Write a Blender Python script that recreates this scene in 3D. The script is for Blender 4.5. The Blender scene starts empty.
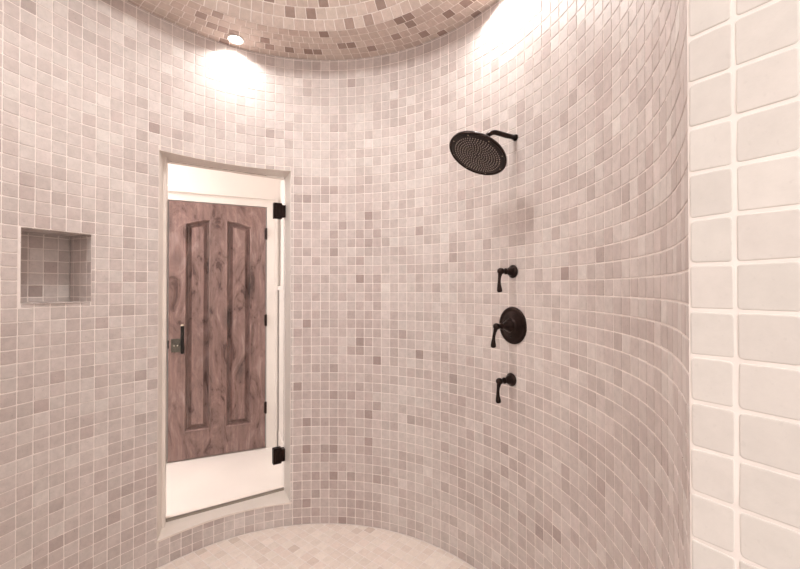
import bpy, bmesh, math, random
import numpy as np
from mathutils import Vector, Matrix
random.seed(7)
S = bpy.context.scene
COL = S.collection
PI = math.pi
rad = math.radians

# ------------------------------------------------------------------ materials
def new_mat(name):
    m = bpy.data.materials.new(name); m.use_nodes = True
    nt = m.node_tree; nt.nodes.clear()
    out = nt.nodes.new('ShaderNodeOutputMaterial')
    b = nt.nodes.new('ShaderNodeBsdfPrincipled')
    nt.links.new(b.outputs[0], out.inputs[0])
    return m, nt, b, out

def srgb(r, g, b):
    f = lambda c: ((c/255+0.055)/1.055)**2.4 if c > 10 else c/255/12.92
    return (f(r), f(g), f(b), 1)

def plain(name, col, rough=.5, metal=0.0, noise=0.0, scale=20, bump=0.0):
    m, nt, b, out = new_mat(name)
    b.inputs['Roughness'].default_value = rough
    b.inputs['Metallic'].default_value = metal
    b.inputs['Base Color'].default_value = col
    tc = nt.nodes.new('ShaderNodeTexCoord')
    n = nt.nodes.new('ShaderNodeTexNoise'); n.inputs['Scale'].default_value = scale
    n.inputs['Detail'].default_value = 5
    nt.links.new(tc.outputs['Object'], n.inputs['Vector'])
    if noise:
        r = nt.nodes.new('ShaderNodeValToRGB')
        r.color_ramp.elements[0].position = .3; r.color_ramp.elements[1].position = .7
        r.color_ramp.elements[0].color = tuple(c*(1-noise) for c in col[:3])+(1,)
        r.color_ramp.elements[1].color = tuple(min(1, c*(1+noise)) for c in col[:3])+(1,)
        nt.links.new(n.outputs['Fac'], r.inputs[0]); nt.links.new(r.outputs[0], b.inputs['Base Color'])
    if bump:
        bp = nt.nodes.new('ShaderNodeBump'); bp.inputs['Strength'].default_value = 1
        bp.inputs['Distance'].default_value = bump
        nt.links.new(n.outputs['Fac'], bp.inputs['Height']); nt.links.new(bp.outputs[0], b.inputs['Normal'])
    return m

def tile_mat(name, stops, rough=.5, mottle=.12, pit=.8):
    """tumbled travertine: colour picked per tile from the mesh attribute 'tint', clouded inside each tile"""
    m, nt, b, out = new_mat(name)
    L = nt.links.new
    at = nt.nodes.new('ShaderNodeAttribute'); at.attribute_name = 'tint'
    r = nt.nodes.new('ShaderNodeValToRGB')
    els = r.color_ramp.elements
    while len(els) < len(stops): els.new(.5)
    for e, (p, c) in zip(els, stops): e.position = p; e.color = c
    L(at.outputs['Fac'], r.inputs[0])
    tc = nt.nodes.new('ShaderNodeTexCoord')
    n = nt.nodes.new('ShaderNodeTexNoise'); n.inputs['Scale'].default_value = 38; n.inputs['Detail'].default_value = 6
    n.inputs['Roughness'].default_value = .65
    L(tc.outputs['Object'], n.inputs['Vector'])
    mr = nt.nodes.new('ShaderNodeMapRange')
    mr.inputs['From Min'].default_value = .25; mr.inputs['From Max'].default_value = .75
    mr.inputs['To Min'].default_value = 1-mottle; mr.inputs['To Max'].default_value = 1+mottle
    L(n.outputs['Fac'], mr.inputs['Value'])
    mul = nt.nodes.new('ShaderNodeVectorMath'); mul.operation = 'SCALE'
    L(r.outputs[0], mul.inputs[0]); L(mr.outputs[0], mul.inputs['Scale'])
    # small pits
    v = nt.nodes.new('ShaderNodeTexNoise'); v.inputs['Scale'].default_value = 160; v.inputs['Detail'].default_value = 3
    L(tc.outputs['Object'], v.inputs['Vector'])
    pr = nt.nodes.new('ShaderNodeMapRange'); pr.inputs['From Min'].default_value = .27; pr.inputs['From Max'].default_value = .36
    pr.inputs['To Min'].default_value = pit; pr.inputs['To Max'].default_value = 1
    L(v.outputs['Fac'], pr.inputs['Value'])
    mul2 = nt.nodes.new('ShaderNodeVectorMath'); mul2.operation = 'SCALE'
    L(mul.outputs[0], mul2.inputs[0]); L(pr.outputs[0], mul2.inputs['Scale'])
    hu = nt.nodes.new('ShaderNodeAttribute'); hu.attribute_name = 'hue'
    hr = nt.nodes.new('ShaderNodeValToRGB'); hr.color_ramp.elements[0].color = (.99, 1, .985, 1); hr.color_ramp.elements[1].color = (1.0, .945, .94, 1)
    L(hu.outputs['Fac'], hr.inputs[0])
    m3 = nt.nodes.new('ShaderNodeVectorMath'); m3.operation = 'MULTIPLY'
    L(mul2.outputs[0], m3.inputs[0]); L(hr.outputs[0], m3.inputs[1])
    L(m3.outputs[0], b.inputs['Base Color'])
    b.inputs['Roughness'].default_value = rough
    bp = nt.nodes.new('ShaderNodeBump'); bp.inputs['Distance'].default_value = .0008; bp.inputs['Strength'].default_value = .5
    L(n.outputs['Fac'], bp.inputs['Height']); L(bp.outputs[0], b.inputs['Normal'])
    return m

DARK = srgb(166, 150, 145); MIDD = srgb(184, 170, 166); MID = srgb(199, 187, 183); LITE = srgb(210, 200, 196); PALE = srgb(221, 212, 208)
M = {}
M['tile'] = tile_mat('tumbled_mosaic', [(0, DARK), (.12, MIDD), (.45, MID), (.8, LITE), (1, PALE)])
M['tile_near'] = tile_mat('tumbled_mosaic_large_view', [(0, srgb(203, 196, 191)), (.5, srgb(211, 204, 199)), (1, srgb(219, 212, 207))], .55, .05, .95)
M['tile_floor'] = tile_mat('floor_mosaic', [(0, srgb(210, 192, 181)), (.2, srgb(225, 210, 200)), (1, srgb(240, 228, 219))], .4, .08)
M['tile_dome'] = tile_mat('dome_mosaic', [(0, srgb(150, 128, 119)), (.18, srgb(170, 149, 140)), (.3, srgb(198, 180, 171)), (1, srgb(212, 197, 188))], .6)
M['grout'] = plain('pale_grout', srgb(236, 226, 220), .85, 0, .05, 30, .0004)
M['stone'] = plain('cream_stone', srgb(236, 225, 216), .35, 0, .05, 6)
M['paint'] = plain('cream_paint', srgb(240, 233, 227), .6, 0, .01, 8)
M['white_trim'] = plain('white_painted_trim', srgb(238, 232, 226), .4, 0, .01, 8)
M['marble'] = plain('cream_marble_floor', srgb(240, 233, 226), .25, 0, .04, 3)
M['bronze'] = plain('oil_rubbed_bronze', srgb(44, 33, 30), .3, .85, .35, 60)
M['nub'] = plain('grey_rubber_nozzle', srgb(175, 160, 152), .5, 0)
M['bronze_face'] = plain('dark_spray_face', srgb(38, 30, 28), .4, .5, .2, 60)
M['black'] = plain('black_metal', srgb(18, 15, 14), .35, .7)
M['pewter'] = plain('aged_pewter', srgb(92, 88, 80), .4, .6, .2, 40)
M['brass'] = plain('bright_nickel', srgb(200, 190, 175), .25, .9)
M['seal'] = plain('clear_seal', srgb(150, 140, 128), .4)

def wood():
    m, nt, b, out = new_mat('knotty_alder'); L = nt.links.new
    tc = nt.nodes.new('ShaderNodeTexCoord')
    mp = nt.nodes.new('ShaderNodeMapping'); mp.inputs['Scale'].default_value = (5, 5, 1.9)
    L(tc.outputs['Object'], mp.inputs['Vector'])
    n1 = nt.nodes.new('ShaderNodeTexNoise'); n1.inputs['Scale'].default_value = 1.6; n1.inputs['Detail'].default_value = 12
    n1.inputs['Roughness'].default_value = .7; n1.inputs['Distortion'].default_value = 1.7
    L(mp.outputs[0], n1.inputs['Vector'])
    r = nt.nodes.new('ShaderNodeValToRGB'); e = r.color_ramp.elements
    e[0].position = .38; e[0].color = srgb(84, 58, 52)
    e[1].position = .66; e[1].color = srgb(164, 140, 134)
    k = e.new(.44); k.color = srgb(126, 100, 94)
    k = e.new(.55); k.color = srgb(142, 114, 108)
    L(n1.outputs['Fac'], r.inputs[0])
    mp2 = nt.nodes.new('ShaderNodeMapping'); mp2.inputs['Scale'].default_value = (60, 60, 3)
    L(tc.outputs['Object'], mp2.inputs['Vector'])
    n2 = nt.nodes.new('ShaderNodeTexNoise'); n2.inputs['Scale'].default_value = 1; n2.inputs['Detail'].default_value = 4
    L(mp2.outputs[0], n2.inputs['Vector'])
    mr = nt.nodes.new('ShaderNodeMapRange'); mr.inputs['From Min'].default_value = .3; mr.inputs['From Max'].default_value = .7
    mr.inputs['To Min'].default_value = .82; mr.inputs['To Max'].default_value = 1.12
    L(n2.outputs['Fac'], mr.inputs['Value'])
    # knots
    mp3 = nt.nodes.new('ShaderNodeMapping'); mp3.inputs['Scale'].default_value = (7, 7, 3.2)
    L(tc.outputs['Object'], mp3.inputs['Vector'])
    vo = nt.nodes.new('ShaderNodeTexVoronoi'); vo.inputs['Scale'].default_value = .75
    L(mp3.outputs[0], vo.inputs['Vector'])
    kr = nt.nodes.new('ShaderNodeMapRange'); kr.inputs['From Min'].default_value = .06; kr.inputs['From Max'].default_value = .3
    kr.inputs['To Min'].default_value = .5; kr.inputs['To Max'].default_value = 1
    L(vo.outputs['Distance'], kr.inputs['Value'])
    mm = nt.nodes.new('ShaderNodeMath'); mm.operation = 'MULTIPLY'
    L(mr.outputs[0], mm.inputs[0]); L(kr.outputs[0], mm.inputs[1])
    sc = nt.nodes.new('ShaderNodeVectorMath'); sc.operation = 'SCALE'
    L(r.outputs[0], sc.inputs[0]); L(mm.outputs[0], sc.inputs['Scale'])
    L(sc.outputs[0], b.inputs['Base Color'])
    b.inputs['Roughness'].default_value = .42
    return m
M['wood'] = wood()

def glass():
    m = bpy.data.materials.new('clear_glass'); m.use_nodes = True
    nt = m.node_tree; nt.nodes.clear(); L = nt.links.new
    out = nt.nodes.new('ShaderNodeOutputMaterial')
    t = nt.nodes.new('ShaderNodeBsdfTransparent'); t.inputs[0].default_value = (.98, .98, .975, 1)
    g = nt.nodes.new('ShaderNodeBsdfGlossy'); g.inputs['Roughness'].default_value = .02
    f = nt.nodes.new('ShaderNodeFresnel'); f.inputs['IOR'].default_value = 1.3
    mx = nt.nodes.new('ShaderNodeMixShader')
    L(f.outputs[0], mx.inputs[0]); L(t.outputs[0], mx.inputs[1]); L(g.outputs[0], mx.inputs[2]); L(mx.outputs[0], out.inputs[0])
    return m
M['glass'] = glass()

def emit(name, col, s):
    m = bpy.data.materials.new(name); m.use_nodes = True
    nt = m.node_tree; nt.nodes.clear()
    out = nt.nodes.new('ShaderNodeOutputMaterial'); e = nt.nodes.new('ShaderNodeEmission')
    e.inputs[0].default_value = col; e.inputs[1].default_value = s
    nt.links.new(e.outputs[0], out.inputs[0]); return m
M['lens'] = emit('lamp_lens', (1, .95, .88, 1), 14)
M['lens_fill'] = emit('dome_fill_lens', (1, .96, .92, 1), 6)  # glow of the added fill light in the dome

# ------------------------------------------------------------------ helpers
def link(name, me, mats, parent=None):
    o = bpy.data.objects.new(name, me); COL.objects.link(o)
    for m in (mats if isinstance(mats, (list, tuple)) else [mats]): me.materials.append(M[m])
    if parent: o.parent = parent
    return o
def structure(o): o['kind'] = 'structure'; return o
def thing(name, label, cat, loc=(0, 0, 0), group=None):
    o = bpy.data.objects.new(name, None); COL.objects.link(o); o.location = loc
    o.empty_display_size = .1
    o['label'] = label; o['category'] = cat
    if group: o['group'] = group
    return o
def bmobj(name, bm, mat, parent=None, smooth=False):
    bmesh.ops.recalc_face_normals(bm, faces=bm.faces)
    me = bpy.data.meshes.new(name); bm.to_mesh(me); bm.free()
    if smooth:
        for p in me.polygons: p.use_smooth = True
    return link(name, me, mat, parent)

def box(bm, o, a, b, c):
    """box from corner o with edge vectors a b c"""
    o, a, b, c = map(Vector, (o, a, b, c))
    v = [bm.verts.new(o+a*i+b*j+c*k) for k in (0, 1) for j in (0, 1) for i in (0, 1)]
    for f in ((0, 2, 3, 1), (4, 5, 7, 6), (0, 1, 5, 4), (2, 6, 7, 3), (0, 4, 6, 2), (1, 3, 7, 5)):
        bm.faces.new([v[i] for i in f])
def prism(bm, poly, z0, z1):
    lo = [bm.verts.new((x, y, z0)) for x, y in poly]; hi = [bm.verts.new((x, y, z1)) for x, y in poly]
    n = len(poly)
    bm.faces.new(lo[::-1]); bm.faces.new(hi)
    for i in range(n): bm.faces.new((lo[i], lo[(i+1) % n], hi[(i+1) % n], hi[i]))
def frame_of(d):
    d = Vector(d).normalized()
    a = Vector((0, 0, 1)) if abs(d.z) < .9 else Vector((1, 0, 0))
    x = d.cross(a).normalized(); y = x.cross(d).normalized()
    return x, y, d
def lathe(bm, o, d, prof, seg=32, sx=1, sy=1, axes=None):
    """prof: (radius, distance along d)"""
    o = Vector(o); x, y, d = axes or frame_of(d)
    rings = []
    for r, t in prof:
        if r < 1e-6: rings.append([bm.verts.new(o+d*t)]); continue
        rings.append([bm.verts.new(o+d*t+x*(r*sx*math.cos(2*PI*i/seg))+y*(r*sy*math.sin(2*PI*i/seg))) for i in range(seg)])
    for A, B in zip(rings, rings[1:]):
        if len(A) == 1 and len(B) == 1: continue
        for i in range(seg):
            j = (i+1) % seg
            if len(A) == 1: bm.faces.new((A[0], B[i], B[j]))
            elif len(B) == 1: bm.faces.new((A[i], B[0], A[j]))
            else: bm.faces.new((A[i], B[i], B[j], A[j]))
    if len(rings[0]) > 1: bm.faces.new(rings[0])
    if len(rings[-1]) > 1: bm.faces.new(rings[-1][::-1])
def tube(bm, pts, rs, seg=16, flat=1.0):
    pts = [Vector(p) for p in pts]
    rings = []; up = Vector((0, 0, 1)); prev = None
    for i, p in enumerate(pts):
        d = (pts[min(i+1, len(pts)-1)]-pts[max(i-1, 0)]).normalized()
        if prev is None:
            x, y, _ = frame_of(d)
        else:
            x = (prev-d*prev.dot(d)).normalized(); y = x.cross(d)
        prev = x
        r = rs[i] if isinstance(rs, (list, tuple)) else rs
        rings.append([bm.verts.new(p+x*r*math.cos(2*PI*k/seg)+y*r*flat*math.sin(2*PI*k/seg)) for k in range(seg)])
    for A, B in zip(rings, rings[1:]):
        for i in range(seg):
            j = (i+1) % seg; bm.faces.new((A[i], B[i], B[j], A[j]))
    bm.faces.new(rings[0]); bm.faces.new(rings[-1][::-1])

# ---- tiles: real relief, one rounded block per tile
class Tiles:
    def __init__(s): s.v = []; s.f = []; s.t = []; s.m = []; s.h = []; s.hb = 0.; s.hs = .16
    def block(s, poly, mp, tint, depth=.0026, bev=.0014, rnd=.0022, seg=2, jit=.0003, bulge=0.0):
        """poly: convex CCW outline in (u,v); mp(u,v,w) -> 3D point"""
        n = len(poly); out = []; hue = min(1, max(0, random.gauss(.30+s.hb, s.hs)))
        for i in range(n):
            p0 = Vector(poly[i-1]); p1 = Vector(poly[i]); p2 = Vector(poly[(i+1) % n])
            a = (p0-p1); b = (p2-p1)
            la, lb = a.length, b.length
            if la < 1e-5 or lb < 1e-5: continue
            r = min(rnd*random.uniform(.6, 1.6), la*.4, lb*.4)
            A = p1+a/la*r; B = p1+b/lb*r
            for k in range(seg+1):
                t = k/seg
                out.append(A*(1-t)**2+p1*2*t*(1-t)+B*t*t)
        c = sum(out, Vector((0, 0)))/len(out)
        R = max((p-c).length for p in out)
        tu, tv, h = [random.uniform(-jit, jit) for _ in range(3)]
        def hgt(p):
            q = (p-c)/R; return h+tu*q.x+tv*q.y
        base = len(s.v); k = len(out)
        for ins, w in ((0, -depth), (bev*.15, -bev*.75), (bev*.5, -bev*.25), (bev*1.4, 0)):
            for p in out:
                d = (c-p); l = d.length
                q = p+d/l*min(ins*1.3, l*.5)
                s.v.append(mp(q.x, q.y, w if w <= -depth else w+hgt(p)))
        for j in range(3):
            for i in range(k):
                a = base+j*k+i; b = base+j*k+(i+1) % k
                s.f.append((a, b, b+k, a+k)); s.t.append(tint); s.h.append(hue); s.m.append(0)
        s.f.append([base+3*k+i for i in range(k)]); s.t.append(tint); s.h.append(hue); s.m.append(0)
    def quad(s, pts):
        b = len(s.v); s.v += list(pts); s.f.append(tuple(range(b, b+len(pts)))); s.t.append(.5); s.h.append(.4); s.m.append(1)
    def build(s, name, mats, parent=None):
        me = bpy.data.meshes.new(name)
        me.from_pydata([tuple(p) for p in s.v], [], s.f); 
        a = me.attributes.new('tint', 'FLOAT', 'FACE'); a.data.foreach_set('value', s.t)
        a = me.attributes.new('hue', 'FLOAT', 'FACE'); a.data.foreach_set('value', s.h)
        me.polygons.foreach_set('material_index', s.m); me.update()
        return link(name, me, mats, parent)

def subtract(cell, holes):
    cells = [cell]
    for (a0, a1, b0, b1) in holes:
        new = []
        for (u0, u1, v0, v1) in cells:
            if u1 <= a0 or u0 >= a1 or v1 <= b0 or v0 >= b1: new.append((u0, u1, v0, v1)); continue
            if u0 < a0: new.append((u0, a0, v0, v1)); u0 = a0
            if u1 > a1: new.append((a1, u1, v0, v1)); u1 = a1
            if v0 < b0: new.append((u0, u1, v0, b0))
            if v1 > b1: new.append((u0, u1, b1, v1))
        cells = new
    return [c for c in cells if c[1]-c[0] > .009 and c[3]-c[2] > .009]
P = .05; G = .0034
def cell_poly(c, g=G, j=.0005):
    u0, u1, v0, v1 = c; r = lambda: random.uniform(-j, j); h = g/2
    return [(u0+h+r(), v0+h+r()), (u1-h+r(), v0+h+r()), (u1-h+r(), v1-h+r()), (u0+h+r(), v1-h+r())]
def tint():
    return random.uniform(0, .2) if random.random() < .02 else random.triangular(.12, .92, .54)

# ------------------------------------------------------------------ the round shower wall
CX, CY = -.40, 1.15
ZC = 2.61
kn = [(300, 1.03), (190, 1.03), (167, 1.035), (153, 1.02), (141, 1.012), (128, 1.03), (117, 1.048), (100, 1.05), (75, 1.043),
      (48, 1.03), (35, 1.025), (20, 1.015), (0, 1.009), (-20, 1.004), (-35, .997), (-45, 1.0222), (-60, 1.0222)][::-1]
def R0(t): return float(np.interp(t, [k[0] for k in kn], [k[1] for k in kn]))
def R(t): return sum(R0(t+d)*w for d, w in ((-9, .1), (-6, .15), (-3, .17), (0, .16), (3, .17), (6, .15), (9, .1)))
TH0, TH1 = 262.0, -44.8        # left end of the curve, right corner at the entrance
ths = np.linspace(TH0, TH1, 1600)
xy = np.array([(CX+R(t)*math.cos(rad(t)), CY+R(t)*math.sin(rad(t))) for t in ths])
us = np.concatenate([[0], np.cumsum(np.hypot(*np.diff(xy, axis=0).T))])
UL = float(us[-1])
def u_of(t): return float(np.interp(-t, -ths, us))
def wp(u):
    x = float(np.interp(u, us, xy[:, 0])); y = float(np.interp(u, us, xy[:, 1]))
    e = .004
    dx = float(np.interp(min(UL, u+e), us, xy[:, 0])-np.interp(max(0, u-e), us, xy[:, 0]))
    dy = float(np.interp(min(UL, u+e), us, xy[:, 1])-np.interp(max(0, u-e), us, xy[:, 1]))
    l = math.hypot(dx, dy)
    return x, y, dy/l, -dx/l           # point and the normal that faces into the shower
def mwall(u, v, w):
    x, y, nx, ny = wp(u); return (x+nx*w, y+ny*w, v)
def hit(px):                       # angle at which the sight line with slope px meets the wall
    best = None
    for i in range(len(ths)-1):
        a = xy[i, 0]-px*xy[i, 1]; b = xy[i+1, 0]-px*xy[i+1, 1]
        if a*b <= 0 and xy[i, 1] > 0:
            if best is None or xy[i, 1] > xy[best, 1]: best = i
    return float(ths[best])
K = 390.0
t_dl, t_dr = hit((158.5-400)/K), hit((291-400)/K)
t_nl, t_nr = hit((22-400)/K), hit((92-400)/K)
u_dl, u_dr, u_nl, u_nr = map(u_of, (t_dl, t_dr, t_nl, t_nr))
Z_SILL, Z_LINT = .122, 1.975
N_LO, N_HI = 1.262, 1.543
holes = [(u_dl, u_dr, Z_SILL, Z_LINT), (u_nl, u_nr, N_LO, N_HI)]
T = Tiles()
phase = (u_of(hit((2-400)/K))) % P
u = phase-P
rows = 53; ph = .0502; V0 = -.0095
def row(r): return max(0, V0+r*ph), min(ZC, V0+(r+1)*ph)
cols = []
while u < UL-.012:
    cols.append((max(0, u), min(UL, u+P) if u+P < UL-.012 else UL)); u += P
sheet = {}
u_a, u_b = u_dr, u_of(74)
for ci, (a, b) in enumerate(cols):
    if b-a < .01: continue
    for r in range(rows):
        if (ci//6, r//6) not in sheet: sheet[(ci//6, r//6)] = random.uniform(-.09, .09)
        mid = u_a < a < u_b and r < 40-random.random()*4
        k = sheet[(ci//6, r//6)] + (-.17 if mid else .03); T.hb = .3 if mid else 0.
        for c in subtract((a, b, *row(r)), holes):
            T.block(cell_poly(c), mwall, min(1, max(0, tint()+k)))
# grout bed, cut round the two openings
gu = sorted(set([round(x, 5) for x in list(np.linspace(0, UL, 200))+[u_dl, u_dr, u_nl, u_nr]]))
gz = sorted([0, N_LO, N_HI, Z_SILL, Z_LINT, ZC])
for a, b in zip(gu, gu[1:]):
    for z0, z1 in zip(gz, gz[1:]):
        um, zm = (a+b)/2, (z0+z1)/2
        if any(h[0] < um < h[1] and h[2] < zm < h[3] for h in holes): continue
        T.quad([mwall(a, z0, -.0016), mwall(b, z0, -.0016), mwall(b, z1, -.0016), mwall(a, z1, -.0016)])
wall = structure(T.build('wall_back', ['tile', 'grout']))

# outer skin of the wall (plaster, on the bathroom side)
Lf = Vector(wp(u_dl)[:2]); Rf = Vector(wp(u_dr)[:2])
ND = Vector((-.47, .883)).normalized()
TK = .21
def ang(p): return math.degrees(math.atan2(p[1]-CY, p[0]-CX))
Lb, Rb = Lf+ND*TK, Rf+ND*TK
aL, aR = ang(Lb)+1.2, ang(Rb)-1.2
RO = (Lb-Vector((CX, CY))).length
RO2 = (Rb-Vector((CX, CY))).length
bm = bmesh.new()
def outer(t): 
    f = min(1, max(0, (t-aR)/(aL-aR))); r = RO2+(RO-RO2)*f
    r = max(r, R(t)+.2) if (t > aL or t < aR) else r
    return CX+r*math.cos(rad(t)), CY+r*math.sin(rad(t))
ts = sorted(set(list(np.linspace(-44, 261, 100))+[aL, aR]))
for a, b in zip(ts, ts[1:]):
    hole = aR-1e-6 <= a and b <= aL+1e-6
    for z0, z1 in ([(-.03, Z_SILL-.02), (Z_LINT+.02, ZC)] if hole else [(-.03, ZC)]):
        p, q = outer(a), outer(b)
        bm.faces.new([bm.verts.new(k) for k in ((*p, z0), (*q, z0), (*q, z1), (*p, z1))])
bmobj('plaster_skin', bm, 'paint', wall)

# niche
n0 = Vector(wp(u_nl)[:2]); n1 = Vector(wp(u_nr)[:2])
ed = (n1-n0); NW = ed.length; ed /= NW
nin = Vector((-ed.y, ed.x)); 
if nin.dot(Vector((CX, CY))-n0) > 0: nin = -nin       # into the wall
ND_ = .165
T = Tiles()
def patch(T, o, eu, ev, W, H, pu=0., pv=0., holes=()):
    o, eu, ev = Vector(o), Vector(eu).normalized(), Vector(ev).normalized(); n = eu.cross(ev)
    mp = lambda u, v, w: tuple(o+eu*u+ev*v+n*w)
    u = pu-P
    while u < W-1e-6:
        v = pv-P
        while v < H-1e-6:
            c = (max(0, u), min(W, u+P), max(0, v), min(H, v+P))
            if c[1]-c[0] > .008 and c[3]-c[2] > .008:
                T.block(cell_poly(c), mp, tint())
            v += P
        u += P
    T.quad([mp(0, 0, -.0012), mp(W, 0, -.0012), mp(W, H, -.0012), mp(0, H, -.0012)])
e3, i3, z3 = Vector((*ed, 0)), Vector((*nin, 0)), Vector((0, 0, 1))
NH = N_HI-N_LO
o = Vector((*n0, N_LO))
patch(T, o+i3*ND_, e3, z3, NW, NH, .035, .02)                    # back
patch(T, o+e3*NW+i3*ND_, -i3, z3, ND_, NH, .03, .02)             # right side
patch(T, o, i3, z3, ND_, NH, .03, .02)                           # left side
patch(T, o, e3, i3, NW, ND_, .035, .03)                          # bottom
patch(T, o+z3*NH+i3*ND_, e3, -i3, NW, ND_, .035, .03)            # top
T.build('niche', ['tile', 'grout'], wall)

# ------------------------------------------------------------------ right entrance wall (near tiles) and left entrance wall
def end_wall(name, p0, d, length, face, first, mat, W=ZC):
    T = Tiles(); T.hs = .05; p0 = Vector(p0); d = Vector(d).normalized(); n = Vector((-d.y, d.x)) * face
    def mp(u, v, w):
        q = p0+d*u+n*w; return (q.x, q.y, v)
    u = first-P
    k = 0
    while u < length-.01:
        a, b = max(0, u), min(length, u+P)
        if b-a > .01:
            for r in range(rows):
                pl = cell_poly((a, b, *row(r)), .0034, .0006)
                if face > 0: pl = pl
                T.block(pl, mp, tint(), .0016, .0011, .0036, 4, .0002)
        u += P
    q = lambda u, v: mp(u, v, -.0009)
    T.quad([q(0, 0), q(length, 0), q(length, W), q(0, W)])
    o = structure(T.build(name, [mat, 'grout']))
    # solid body behind the tiles
    bm = bmesh.new()
    a = p0-n*.003+d*.006; b = p0+d*length-n*.003
    prism(bm, [a, b, b-n*.18, a-n*.18+d*.12], 0, W)
    bmobj('wall_core', bm, 'paint', o)
    return o
pc = Vector(xy[-1])
end_wall('wall_right', pc, (.56, -.83), 1.75, -1, .041, 'tile_near')
pl = Vector(xy[0])
end_wall('wall_left', pl, (-.14, -.99), 1.5, 1, .041, 'tile_near')

# ------------------------------------------------------------------ floor (grid turned, clipped to the round wall)
def clip(poly, edge):
    (ax, ay), (bx, by) = edge; out = []
    side = lambda p: (bx-ax)*(p[1]-ay)-(by-ay)*(p[0]-ax)
    for i in range(len(poly)):
        p, q = poly[i-1], poly[i]; sp, sq = side(p), side(q)
        if (sp >= 0) != (sq >= 0):
            t = sp/(sp-sq); out.append((p[0]+(q[0]-p[0])*t, p[1]+(q[1]-p[1])*t))
        if sq >= 0: out.append(q)
    return out
ring = [(CX+(R(t)-.004)*math.cos(rad(t)), CY+(R(t)-.004)*math.sin(rad(t))) for t in range(-45, 315, 5)]
T = Tiles(); fa = rad(52); ca, sa = math.cos(fa), math.sin(fa)
mpf = lambda u, v, w: (u, v, w)
for i in range(-24, 25):
    for j in range(-24, 25):
        c = cell_poly((i*P, (i+1)*P, j*P, (j+1)*P))
        q = [(CX+a*ca-b*sa, CY+a*sa+b*ca) for a, b in c]
        d = [math.hypot(x-CX, y-CY) for x, y in q]
        if min(d) > 1.08: continue
        if max(d) > .98:
            for k in range(len(ring)):
                q = clip(q, (ring[k-1], ring[k]))
                if len(q) < 3: break
            if len(q) < 3: continue
            A = abs(sum(q[m-1][0]*q[m][1]-q[m][0]*q[m-1][1] for m in range(len(q))))/2
            if A < 1.2e-4: continue
            q = [p for m, p in enumerate(q) if math.hypot(p[0]-q[m-1][0], p[1]-q[m-1][1]) > .003]
            if len(q) < 3: continue
        T.block(q, mpf, tint(), .0018, .0012, .002, 1, .0002)
T.quad([(x, y, -.0012) for x, y in [(CX+1.06*math.cos(rad(t)), CY+1.06*math.sin(rad(t))) for t in range(0, 360, 5)]])
structure(T.build('floor', ['tile_floor', 'grout']))
bm = bmesh.new()
lathe(bm, (CX+.21, CY+.10, .0), (0, 0, 1), [(.030, .0005), (.052, .0005), (.055, .0035), (.050, .005), (0, .005)], 32)

bm.free()
# passage floor where the camera stands
bm = bmesh.new(); box(bm, (-1.3, -1.4, -.05), (3.2, 0, 0), (0, 1.9, 0), (0, 0, .045))
structure(bmobj('floor_passage', bm, 'marble'))

# ------------------------------------------------------------------ ceiling: flat tiled ring, tiled dome, passage ceiling
RD = .80
T = Tiles()
def polar(T, r0, r1, mp, nseg, mt=tint, a0=0.):
    da = 2*PI/nseg
    for k in range(nseg):
        a = k*da+a0; rm = (r0+r1)/2; g = G/2
        A0, A1 = a+g/rm, a+da-g/rm
        T.block([(A0, r0+g), (A1, r0+g), (A1, r1-g), (A0, r1-g)], mp, mt())
class PTiles(Tiles):                      # outline in (angle*r, r) so that roundings stay metric
    def ringrow(s, r0, r1, f, nseg, a0, mt):
        rm = (r0+r1)/2
        mp = lambda u, v, w: f(u/rm, v, w)
        L_ = 2*PI*rm/nseg
        for k in range(nseg):
            s.block(cell_poly((k*L_+a0, (k+1)*L_+a0, r0, r1)), mp, mt())
def dtint():
    return random.uniform(0, .2) if random.random() < .22 else random.uniform(.3, 1)
def rtint(): return random.uniform(0, .2) if random.random() < .15 else random.uniform(.3, 1)
T = PTiles()
def fring(a, v, w): 
    return (CX+v*math.cos(a), CY+v*math.sin(a), ZC-w)
r = RD; k = 0
while r < 1.07:
    T.ringrow(r, r+P, fring, int(2*PI*(r+.025)/P), k*.017, rtint); r += P; k += 1
for k in range(72):
    a, b = k*2*PI/72, (k+1)*2*PI/72
    T.quad([fring(b, RD, -.0012), fring(a, RD, -.0012), fring(a, 1.12, -.0012), fring(b, 1.12, -.0012)])
# dome: spherical cap sprung from a short upstand at r = RD
RISE = .30; RS = (RD*RD+RISE*RISE)/(2*RISE); phm = math.asin(RD/RS)
def fdome(a, v, w):                        # v = arc length from the rim
    p = phm-v/RS; rr = (RS-w)*math.sin(p); zz = ZC+(RS-w)*math.cos(p)-RS*math.cos(phm)
    return (CX+rr*math.cos(a), CY+rr*math.sin(a), zz)
def fup(a, v, w):
    return (CX+(RD-w)*math.cos(a), CY+(RD-w)*math.sin(a), ZC+v)
v = 0; k = 0
while v < RS*phm-.06:
    rr = RS*math.sin(phm-(v+.025)/RS); n = max(6, int(2*PI*rr/P))
    L_ = 2*PI*rr/n
    mp = (lambda rr: (lambda u, vv, w: fdome(u/rr, vv, w)))(rr)
    for q in range(n): T.block(cell_poly((q*L_+k*.021, (q+1)*L_+k*.021, v, v+P)), mp, dtint())
    v += P; k += 1
n = 180
for i in range(n):
    a, b = i*2*PI/n, (i+1)*2*PI/n
    m = 36
    for j in range(m):
        v0, v1 = RS*phm*j/m, RS*phm*(j+1)/m
        T.quad([fdome(a, v0, -.0012), fdome(b, v0, -.0012), fdome(b, v1, -.0012), fdome(a, v1, -.0012)])
structure(T.build('ceiling', ['tile_dome', 'grout']))
bm = bmesh.new(); prism(bm, [(-1.1, .16), (-1.1, -1.4), (1.9, -1.4), (1.9, -.2), (.36, .40), (.1, .27), (-.35, .13)], ZC, ZC+.05)
structure(bmobj('ceiling_passage', bm, 'paint'))
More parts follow.
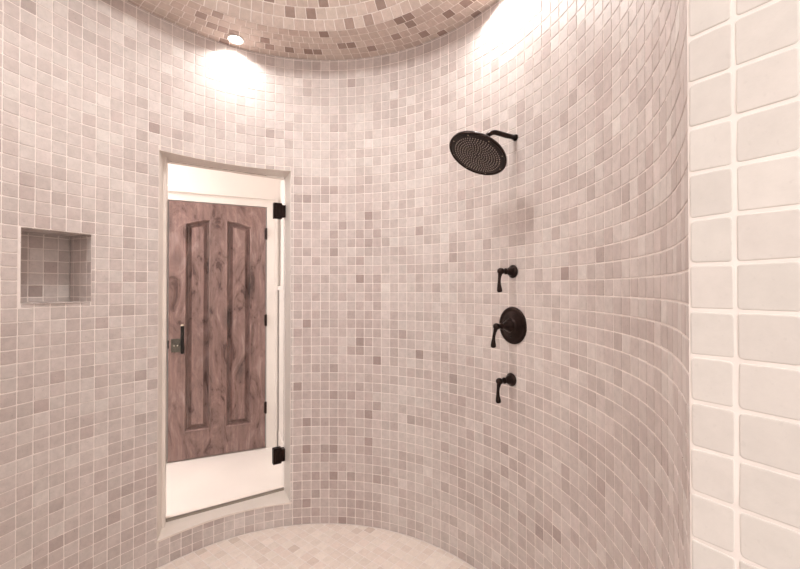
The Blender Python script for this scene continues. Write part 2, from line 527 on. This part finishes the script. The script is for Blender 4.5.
bm = bmesh.new(); box(bm, (-1.1, -1.36, 0), (3, 0, 0), (0, -.08, 0), (0, 0, ZC))
structure(bmobj('wall_front', bm, 'paint'))

bm = bmesh.new()
for x0, z0, sx, sz in ((-.56, .6, .06, 1.7), (.70, .6, .06, 1.7), (-.56, .6, 1.32, .06), (-.56, 2.24, 1.32, .06), (.08, .6, .03, 1.7)):
    box(bm, (x0, -1.36, z0), (sx, 0, 0), (0, .02, 0), (0, 0, sz))
structure(bmobj('fill_frame_1', bm, 'white_trim'))  # unseen frame added around the fill light behind the camera

# ------------------------------------------------------------------ stone surround of the glass door
curve = [wp(u)[:2] for u in np.linspace(u_dl, u_dr, 24)]
v2 = lambda p: Vector(p)
cd = (Rf-Lf).normalized()
fr = structure(bpy.data.objects.new('trim_1', None)); COL.objects.link(fr)
bm = bmesh.new()
prism(bm, [v2(curve[0])-cd*.02]+[v2(p)-ND*.004 for p in curve]+[v2(curve[-1])+cd*.02]+[Rb+cd*.02, Lb-cd*.02], Z_SILL-.001, Z_SILL+.008)
bmobj('sill', bm, 'stone', fr)
bm = bmesh.new()
prism(bm, [v2(curve[0])-cd*.0]+[v2(p)+ND*.001 for p in curve]+[v2(curve[-1])]+[Rb+cd*.02, Lb-cd*.02], Z_LINT, Z_LINT+.05)
bmobj('lintel', bm, 'stone', fr)
JI = .026                                   # the left jamb steps in to the glass stop
for side, a, b, s in (('l', Lf, Lb, -1), ('r', Rf, Rb, 1)):
    bm = bmesh.new()
    if s < 0:
        prism(bm, [a+ND*.002, a+ND*.03+cd*.007, a+ND*.10+cd*.012, a+ND*.102+cd*JI, b+cd*JI, b-cd*.03, a-cd*.012+ND*.02], Z_SILL+.008, Z_LINT)
    else:
        prism(bm, [a+ND*.002, b, b+cd*.03*s, a+cd*.012*s+ND*.02], Z_SILL+.008, Z_LINT)
    bmobj('jamb', bm, 'stone' if s < 0 else 'white_trim', fr)  # right jamb gets white trim colour, standing in for light on it

# ------------------------------------------------------------------ glass shower door
GO = .148
gl = Lf+ND*GO+cd*(JI+.002); gr = Rf+ND*GO-cd*.004
gz0, gz1 = Z_SILL+.018, Z_LINT-.004
gd = (gr-gl).normalized(); gn = Vector((-gd.y, gd.x))
door = structure(bpy.data.objects.new('door_1', None)); COL.objects.link(door)
V3 = lambda p, z: Vector((p.x, p.y, z))
d3, n3 = Vector((*gd, 0)), Vector((*gn, 0))
GWid = (gr-gl).length
bm = bmesh.new(); box(bm, V3(gl, gz0), d3*GWid, n3*.009, (0, 0, gz1-gz0)); bmobj('glass_pane', bm, 'glass', door)
bm = bmesh.new(); box(bm, V3(gl, gz0-.012)-n3*.002, d3*GWid, n3*.013, (0, 0, .014)); bmobj('bottom_seal', bm, 'seal', door)
for z in (1.772, .340):
    # hinge: plates on both faces, pin barrel, jamb plate
    hx = GWid-.064
    bm = bmesh.new()
    box(bm, V3(gl, z-.046)+d3*hx-n3*.010, d3*.048, n3*.010, (0, 0, .092))
    box(bm, V3(gl, z-.046)+d3*hx+n3*.009, d3*.048, n3*.010, (0, 0, .092))
    bmesh.ops.bevel(bm, geom=bm.edges[:], offset=.0015, segments=1, affect='EDGES')
    h = bmobj('hinge', bm, 'bronze', door)
    bm = bmesh.new(); box(bm, V3(gl, z-.035)+d3*(hx+.012)-n3*.014, d3*.022, n3*.006, (0, 0, .07)); 
    bmesh.ops.bevel(bm, geom=bm.edges[:], offset=.0015, segments=1, affect='EDGES')
    bmobj('cover_plate', bm, 'bronze', h)
    bm = bmesh.new(); box(bm, V3(gl, z-.036)+d3*(hx+.042)-n3*.013, d3*.026, n3*.034, (0, 0, .072))
    bmesh.ops.bevel(bm, geom=bm.edges[:], offset=.002, segments=1, affect='EDGES')
    bmobj('jamb_bracket', bm, 'bronze', h)

# ------------------------------------------------------------------ bathroom beyond
BU = Vector((.916, .402)).normalized(); BV = Vector((-BU.y, BU.x))
DL = Vector((-1.79, 3.01))
dv = DL.dot(BV); du = DL.dot(BU)
DW, DH, DZ = .717, 2.02, -.022
B = lambda u, v, z=0: Vector((BU.x*u+BV.x*v, BU.y*u+BV.y*v, z))
bu3, bv3, z3 = Vector((*BU, 0)), Vector((*BV, 0)), Vector((0, 0, 1))
ZF = -.03
UR = du+DW+.118
bm = bmesh.new()
W0 = dv+.02
box(bm, B(-1.75, W0, ZF), bu3*(du+1.75-.012), bv3*.12, z3*2.78)
box(bm, B(du+DW+.012, W0, ZF), bu3*(UR-du-DW+.10), bv3*.12, z3*2.78)
box(bm, B(du-.012, W0, DZ+DH+.012), bu3*(DW+.024), bv3*.12, z3*(2.75-DZ-DH-.012))
structure(bmobj('wall_bathroom_back', bm, 'paint'))
bm = bmesh.new(); box(bm, B(UR, 2.43, ZF), bu3*.1, bv3*(W0-2.43), z3*2.78)
structure(bmobj('wall_bathroom_right', bm, 'paint'))
bm = bmesh.new(); box(bm, B(-1.75, 1.0, ZF), bu3*-.1, bv3*(W0-1.0), z3*2.78)
box(bm, B(-1.75, 1.0, ZF), bu3*.62, bv3*-.1, z3*2.78)
structure(bmobj('wall_bathroom_left', bm, 'paint'))
bm = bmesh.new(); box(bm, B(-1.85, .9, ZF-.05), bu3*(UR+1.85+.1), bv3*(W0-.9+.13), z3*.05)
structure(bmobj('floor_bathroom', bm, 'marble'))
# bathroom ceiling: only outside the drum
bm = bmesh.new()
arc = [(CX+1.255*math.cos(rad(t)), CY+1.255*math.sin(rad(t))) for t in np.linspace(ang(B(UR, 2.44).xy), 178, 24)]
prism(bm, [tuple(B(UR+.1, 2.44).xy), tuple(B(UR+.1, W0+.12).xy), tuple(B(-1.85, W0+.12).xy), tuple(B(-1.85, .95).xy)]+arc[::-1], 2.75, 2.8)
structure(bmobj('ceiling_bathroom', bm, 'paint'))
bm = bmesh.new()
arc2 = [(CX+1.05*math.cos(rad(t)), CY+1.05*math.sin(rad(t))) for t in np.linspace(178, ang(B(UR, 2.44).xy), 24)]
bm2 = bmesh.new()
for a, b in zip(arc, arc[1:]):
    bm.faces.new([bm.verts.new((*a, ZC)), bm.verts.new((*b, ZC)), bm.verts.new((*b, 2.76)), bm.verts.new((*a, 2.76))])
bm2.free()
structure(bmobj('trim_2', bm, 'paint'))

# casing round the wood door
bm = bmesh.new()
cw = .078
def cas(bm, u0, u1, z0, z1, d=.022): box(bm, B(u0, W0-d, z0), bu3*(u1-u0), bv3*d, z3*(z1-z0))
cas(bm, du-.006-cw, du-.006, ZF, DZ+DH+.006+cw); cas(bm, du+DW+.006, du+DW+.006+cw, ZF, DZ+DH+.006+cw); cas(bm, du-.006, du+DW+.006, DZ+DH+.006, DZ+DH+.006+cw)
# raised back band on the outer edge
cas(bm, du-.006-cw-.008, du-.006-cw+.014, ZF, DZ+DH+cw+.014, .034); cas(bm, du+DW+cw-.008, du+DW+.014+cw, ZF, DZ+DH+cw+.014, .034)
cas(bm, du-.006-cw, du+DW+.006+cw, DZ+DH+cw-.008, DZ+DH+cw+.014, .034)
structure(bmobj('trim_3', bm, 'white_trim'))
bm = bmesh.new()
box(bm, B(-1.75, W0-.016, ZF), bu3*(du-cw-.014+1.75), bv3*.016, z3*.13)
box(bm, B(UR-.016, 2.46, ZF), bu3*.016, bv3*(W0-2.46), z3*.13)
structure(bmobj('baseboard_bathroom', bm, 'white_trim'))
# low white wall panel with a cap rail on the right bathroom wall
bm = bmesh.new()
box(bm, B(UR-.012, 2.46, .1), bu3*.012, bv3*(W0-2.47-.02), z3*1.2)
box(bm, B(UR-.024, 2.46, 1.30), bu3*.024, bv3*(W0-2.47-.02), z3*.035)
structure(bmobj('trim_4', bm, 'white_trim'))

# wood door: stiles, rails and two raised panels under a shared arch
wd = structure(bpy.data.objects.new('door_2', None)); COL.objects.link(wd)
bm = bmesh.new()
def D(u, z, w): return B(du+u, dv-w, DZ+z)              # w: out towards the shower
TH = .044
s1, s2, s3, s4 = .111, .298, .408, .604
zb, za, zp = .212, 1.848, 1.897
def archz(u):
    t = (u-.357)/.247; return zp-(zp-za)*t*t
box(bm, D(.003, 0, 0), bu3*(s1-.003), bv3*TH, z3*DH)
box(bm, D(s4, 0, 0), bu3*(DW-.003-s4), bv3*TH, z3*DH)
box(bm, D(s1, 0, 0), bu3*(s4-s1), bv3*TH, z3*zb)
box(bm, D(s2, zb, 0), bu3*(s3-s2), bv3*TH, z3*(archz(.35)-zb))
N_ = 24
for i in range(N_):                                      # top rail with arched underside
    a = s1+(s4-s1)*i/N_; b = s1+(s4-s1)*(i+1)/N_
    f = [bm.verts.new(D(*p)) for p in ((a, archz(a), 0), (b, archz(b), 0), (b, DH, 0), (a, DH, 0), (a, archz(a), -TH), (b, archz(b), -TH), (b, DH, -TH), (a, DH, -TH))]
    for q in ((0, 1, 2, 3), (4, 7, 6, 5), (0, 4, 5, 1), (2, 6, 7, 3)): bm.faces.new([f[k] for k in q])
bmesh.ops.remove_doubles(bm, verts=bm.verts, dist=1e-5)
bmobj('door_leaf', bm, 'wood', wd)
def raised(a, b):
    bm = bmesh.new(); n = 10
    def loop(ins, w):
        pts = [(a+ins, zb+ins), (b-ins, zb+ins)]
        for i in range(n+1):
            u = b-ins-(b-a-2*ins)*i/n; pts.append((u, archz(u)-ins))
        return [bm.verts.new(D(p[0], p[1], w)) for p in pts]
    # sticking: steps down from the frame, then bevels up to a raised field
    prof = [(0, .002), (.005, .006), (.011, .001), (.015, -.018), (.020, -.032), (.030, -.032), (.050, -.008), (.053, -.001)]
    L = [loop(i, w) for i, w in prof]
    for A, C in zip(L, L[1:]):
        for i in range(len(A)):
            j = (i+1) % len(A); bm.faces.new((A[i], A[j], C[j], C[i]))
    bm.faces.new(L[-1])
    Bk = loop(0, -TH); bm.faces.new(Bk[::-1])
    return bmobj('raised_panel', bm, 'wood', wd)
raised(s1, s2); raised(s3, s4)
# handle set
def dpos(u, z, w): return D(u, z, w)
hz = .965; hb = hz-.045
bm = bmesh.new(); box(bm, D(.022, hz-.052-.07, .008), bu3*.078, bv3*.008, z3*.105)
bmesh.ops.bevel(bm, geom=bm.edges[:], offset=.002, segments=2, affect='EDGES')
h = bmobj('escutcheon', bm, 'pewter', wd); h['label'] = 'square aged pewter latch plate'
bm = bmesh.new()
for a in (.045, .068): lathe(bm, D(a, hz-.072, .006), -bv3, [(.006, 0), (.007, .006), (.004, .010), (0, .011)], 12)
bmobj('screw', bm, 'brass', h)
bm = bmesh.new()
tube(bm, [D(.104, hb-.085, .05), D(.104, hb-.082, .05), D(.104, hb+.02, .055), D(.104, hb+.128, .05), D(.104, hb+.133, .05)], [.010, .013, .013, .013, .010], 12)
tube(bm, [D(.085, hb-.02, .008), D(.095, hb, .03), D(.104, hb+.02, .052)], .008, 10)
h = bmobj('door_handle', bm, 'black', wd); h['label'] = 'black vertical grip handle'
bm = bmesh.new(); lathe(bm, D(.104, hb+.128, .05), z3, [(.013, 0), (.015, .006), (.012, .014), (0, .016)], 12); bmobj('cap', bm, 'brass', h)
bm = bmesh.new(); box(bm, D(-.001, hz-.09, .001), bu3*.008, bv3*.02, z3*.06); bmobj('latch', bm, 'black', wd)
for z in (1.80, 1.07, .335):
    bm = bmesh.new(); lathe(bm, D(DW+.001, z-.045, .006), z3, [(.004, -.006), (.008, -.002), (.008, .09), (.004, .095)], 12)
    box(bm, D(DW-.012, z-.045, .002), bu3*.012, bv3*.002, z3*.09)
    bmobj('hinge', bm, 'bronze', wd)

# ------------------------------------------------------------------ shower fittings
def wall_frame(px, z):
    t = hit((px-400)/K); u = u_of(t); x, y, nx, ny = wp(u)
    return Vector((x, y, z)), Vector((nx, ny, 0))
ZCAM = 1.32
FW = [(.028, 0), (.0285, .004), (.025, .008), (.021, .010), (.0185, .016), (.0165, .024), (.011, .032), (.0085, .040)]
def handle(px, z, label, big, lean, group=None):
    p, n = wall_frame(px, z)
    e = thing('shower_valve', label, 'shower valve', p, 'bronze shower valves in a column')
    t = Vector((0, 0, 1)).cross(n).normalized()      # along the wall
    o = Vector((0, 0, 0))
    bm = bmesh.new()
    if big:
        lathe(bm, o, n, [(.079, 0), (.0795, .004), (.077, .008), (.070, .0095), (.066, .0085), (.058, .0085), (.050, .012), (.036, .014), (.030, .016), (.028, .022)], 48)
        bmobj('escutcheon', bm, 'bronze', e, True)
        bm = bmesh.new()
        lathe(bm, o, n, [(.027, .016), (.028, .022), (.026, .030), (.020, .034), (.018, .044), (.012, .052), (.010, .062)], 32)
        bmobj('sleeve', bm, 'bronze', e, True)
        bm = bmesh.new(); sp = n*.017+Vector((0, 0, -.046)); lathe(bm, sp-n*.008, n, [(.006, 0), (.006, .003), (.004, .005), (0, .005)], 16); bmobj('screw', bm, 'black', e)
        L0 = .060
    else:
        lathe(bm, o, n, FW, 32); bmobj('flange', bm, 'bronze', e, True); L0 = .036
    bm = bmesh.new()
    lathe(bm, o, n, [(.0085, L0), (.0135, L0+.004), (.0135, L0+.009), (.0095, L0+.013), (.0095, L0+.022), (.0135, L0+.027), (.0145, L0+.036), (.012, L0+.043), (.006, L0+.047), (0, L0+.048)], 24)
    hb = bmobj('hub', bm, 'bronze', e, True)
    bm = bmesh.new()
    a = n*(L0+.034); d = (Vector((0, 0, -1))+t*lean+n*.10).normalized()
    prof = [(0, .010), (.012, .009), (.025, .0068), (.04, .0062), (.055, .0074), (.068, .0095), (.078, .0112), (.084, .0112), (.088, .008), (.089, .003)]
    tube(bm, [a+d*s+n*(.006*math.sin(s/.089*PI)) for s, _ in prof], [r for _, r in prof], 16)
    bmobj('lever', bm, 'bronze', e, True)
    return e
handle(513.5, 1.32+.070, 'topmost small bronze shower valve handle on the tiled wall', False, .05)
handle(513.5, 1.32-.160, 'bronze shower valve with large round plate, middle of the three', True, -.10)
handle(511.5, 1.32-.392, 'lowest small bronze shower valve handle, below the large round plate', False, .06)

p, n = wall_frame(516.5, 1.32+.637)
sh = thing('overhead_shower', 'large round dark bronze rain shower head on bent arm above the valves', 'shower head', p)
t = Vector((0, 0, 1)).cross(n).normalized()
N = Vector((-.34, -.40, -.85)).normalized()
hc = n*.205+Vector((0, 0, -.106))            # centre of the spray face
el = hc-N*.118
bm = bmesh.new()
lathe(bm, (0, 0, 0), n, [(.014, 0), (.014, .003), (.0125, .006), (.0115, .010)], 24); bmobj('wall_flange', bm, 'bronze', sh, True)
bm = bmesh.new()
pts = [n*.002, n*.05, n*.10+Vector((0, 0, .002))]
A = n*.10+Vector((0, 0, .002)); Bz = n*.150+Vector((0, 0, .006)); C_ = hc-N*.05
for k in range(1, 11):
    s = k/10; pts.append(A*(1-s)**2+Bz*2*s*(1-s)+C_*s*s)
tube(bm, pts, .0105, 16); bmobj('shower_arm', bm, 'bronze', sh, True)
xh = t; yh = N.cross(xh).normalized(); ax = (xh, yh, N)
bm = bmesh.new()
lathe(bm, hc, N, [(.010, -.064), (.016, -.060), (.018, -.050), (.014, -.042), (.016, -.036), (.030, -.031), (.070, -.026), (.108, -.021), (.117, -.016), (.121, -.010), (.122, -.002), (.120, .002), (.116, .002), (.113, -.002), (.0, -.002)], 56, axes=ax)
bmobj('housing', bm, 'bronze', sh, True)
bm = bmesh.new(); lathe(bm, hc, N, [(.112, -.004), (.112, -.0005), (.104, .0005), (0, .0005)], 56, axes=ax); face = bmobj('spray_face', bm, 'bronze_face', sh)
bm = bmesh.new()
for k in range(1, 10):
    rr = k*.0104; m = 6*k
    for i in range(m):
        a = 2*PI*i/m+k*.09
        c = hc+xh*rr*math.cos(a)+yh*rr*math.sin(a)
        lathe(bm, c, N, [(.0026, 0), (.0020, .0035), (0, .004)], 6, axes=ax)
o = bmobj('nozzles', bm, 'nub', face); o['kind'] = 'stuff'; o['label'] = 'rings of small grey rubber nozzles'
for i in range(8):
    bm = bmesh.new(); a = 2*PI*i/8+.3; c = hc+xh*.1085*math.cos(a)+yh*.1085*math.sin(a)
    lathe(bm, c, N, [(.0028, -.001), (.0028, .0015), (0, .0025)], 8, axes=ax)
    bmobj('rim_screw', bm, 'brass', sh)

# ------------------------------------------------------------------ lamps
def downlight(theta, r, label, power, spread=110):
    x, y = CX+r*math.cos(rad(theta)), CY+r*math.sin(rad(theta))
    e = thing('ceiling_light', label, 'ceiling light', (x, y, ZC), 'recessed lights in the ring round the dome')
    bm = bmesh.new()
    lathe(bm, (0, 0, 0), (0, 0, -1), [(.040, -.002), (.041, .003), (.038, .005), (.034, .003), (.033, .0005)], 32)
    for f in [f for f in bm.faces if len(f.verts) > 8]: bm.faces.remove(f)
    bmobj('trim_ring', bm, 'white_trim', e)
    bm = bmesh.new(); lathe(bm, (0, 0, 0), (0, 0, -1), [(.0335, 0), (.0335, .002), (0, .0035)], 32); bmobj('lens', bm, 'lens', e)
    l = bpy.data.lights.new('downlight', 'AREA'); l.shape = 'DISK'; l.size = .06; l.energy = power; l.color = (1, .97, .94); l.spread = rad(spread)
    o = bpy.data.objects.new('downlight', l); COL.objects.link(o); o.location = (x, y, ZC-.008)
    return e
downlight(117.7, .975, 'small round recessed ceiling light glowing above the glass door', 1.7, 140)
downlight(33, .955, 'small round recessed ceiling light above the shower head, just past the frame', 2.4, 140)
downlight(202, .93, 'small round recessed ceiling light above the left wall, past the frame', 4, 150)

# unseen fill lamp added at the crown of the dome to brighten the shower
zt = ZC+RISE
e = thing('ceiling_light', 'added unseen wide round fill light at the crown of the tiled dome, above the frame', 'ceiling light', (CX, CY, zt-.03))
bm = bmesh.new(); lathe(bm, (0, 0, 0), (0, 0, -1), [(.25, -.02), (.255, .004), (.25, .012), (.23, .012), (.228, .004)], 40); 
for f in [f for f in bm.faces if len(f.verts) > 8]: bm.faces.remove(f)
bmobj('trim_ring', bm, 'white_trim', e)
bm = bmesh.new(); lathe(bm, (0, 0, 0), (0, 0, -1), [(.229, 0), (.229, .006), (0, .012)], 40); bmobj('lens', bm, 'lens_fill', e)
l = bpy.data.lights.new('dome_fill', 'AREA'); l.shape = 'DISK'; l.size = .44; l.energy = 12; l.color = (1, .97, .94); l.spread = rad(170)
o = bpy.data.objects.new('dome_fill', l); COL.objects.link(o); o.location = (CX, CY, zt-.05)

def area(name, loc, rot, sx, sy, power, col=(1, .98, .96)):
    l = bpy.data.lights.new(name, 'AREA'); l.shape = 'RECTANGLE'; l.size = sx; l.size_y = sy; l.energy = power; l.color = col
    o = bpy.data.objects.new(name, l); COL.objects.link(o); o.location = loc; o.rotation_euler = rot
    return o
area('passage_fill', (.1, -.75, ZC-.03), (rad(18), 0, 0), 1.0, .6, 21, (1, 1, 1))  # fill light added over the passage, no fixture
area('bathroom_lamp', tuple(B(-1.3, 3.12, 2.70)), (0, 0, 0), .5, .4, 42, (1, .95, .96))
area('rear_fill', (.1, -1.33, 1.45), (rad(90), 0, 0), 1.2, 1.6, 13, (1, 1, 1))  # fill light added behind the camera, no real opening

w = bpy.data.worlds.new('world'); S.world = w; w.use_nodes = True
w.node_tree.nodes['Background'].inputs[0].default_value = (1, .96, .93, 1)
w.node_tree.nodes['Background'].inputs[1].default_value = .3

# ------------------------------------------------------------------ camera
c = bpy.data.cameras.new('camera'); co = bpy.data.objects.new('camera', c); COL.objects.link(co)
c.lens = 36*K/800; c.sensor_width = 36; c.clip_start = .02
co.location = (0, 0, ZCAM); co.rotation_euler = (rad(90.5), 0, 0)
S.camera = co
S.view_settings.view_transform = 'Standard'; S.view_settings.look = 'None'
S.view_settings.gamma = 1; S.view_settings.use_curve_mapping = False
S.view_settings.exposure = .1
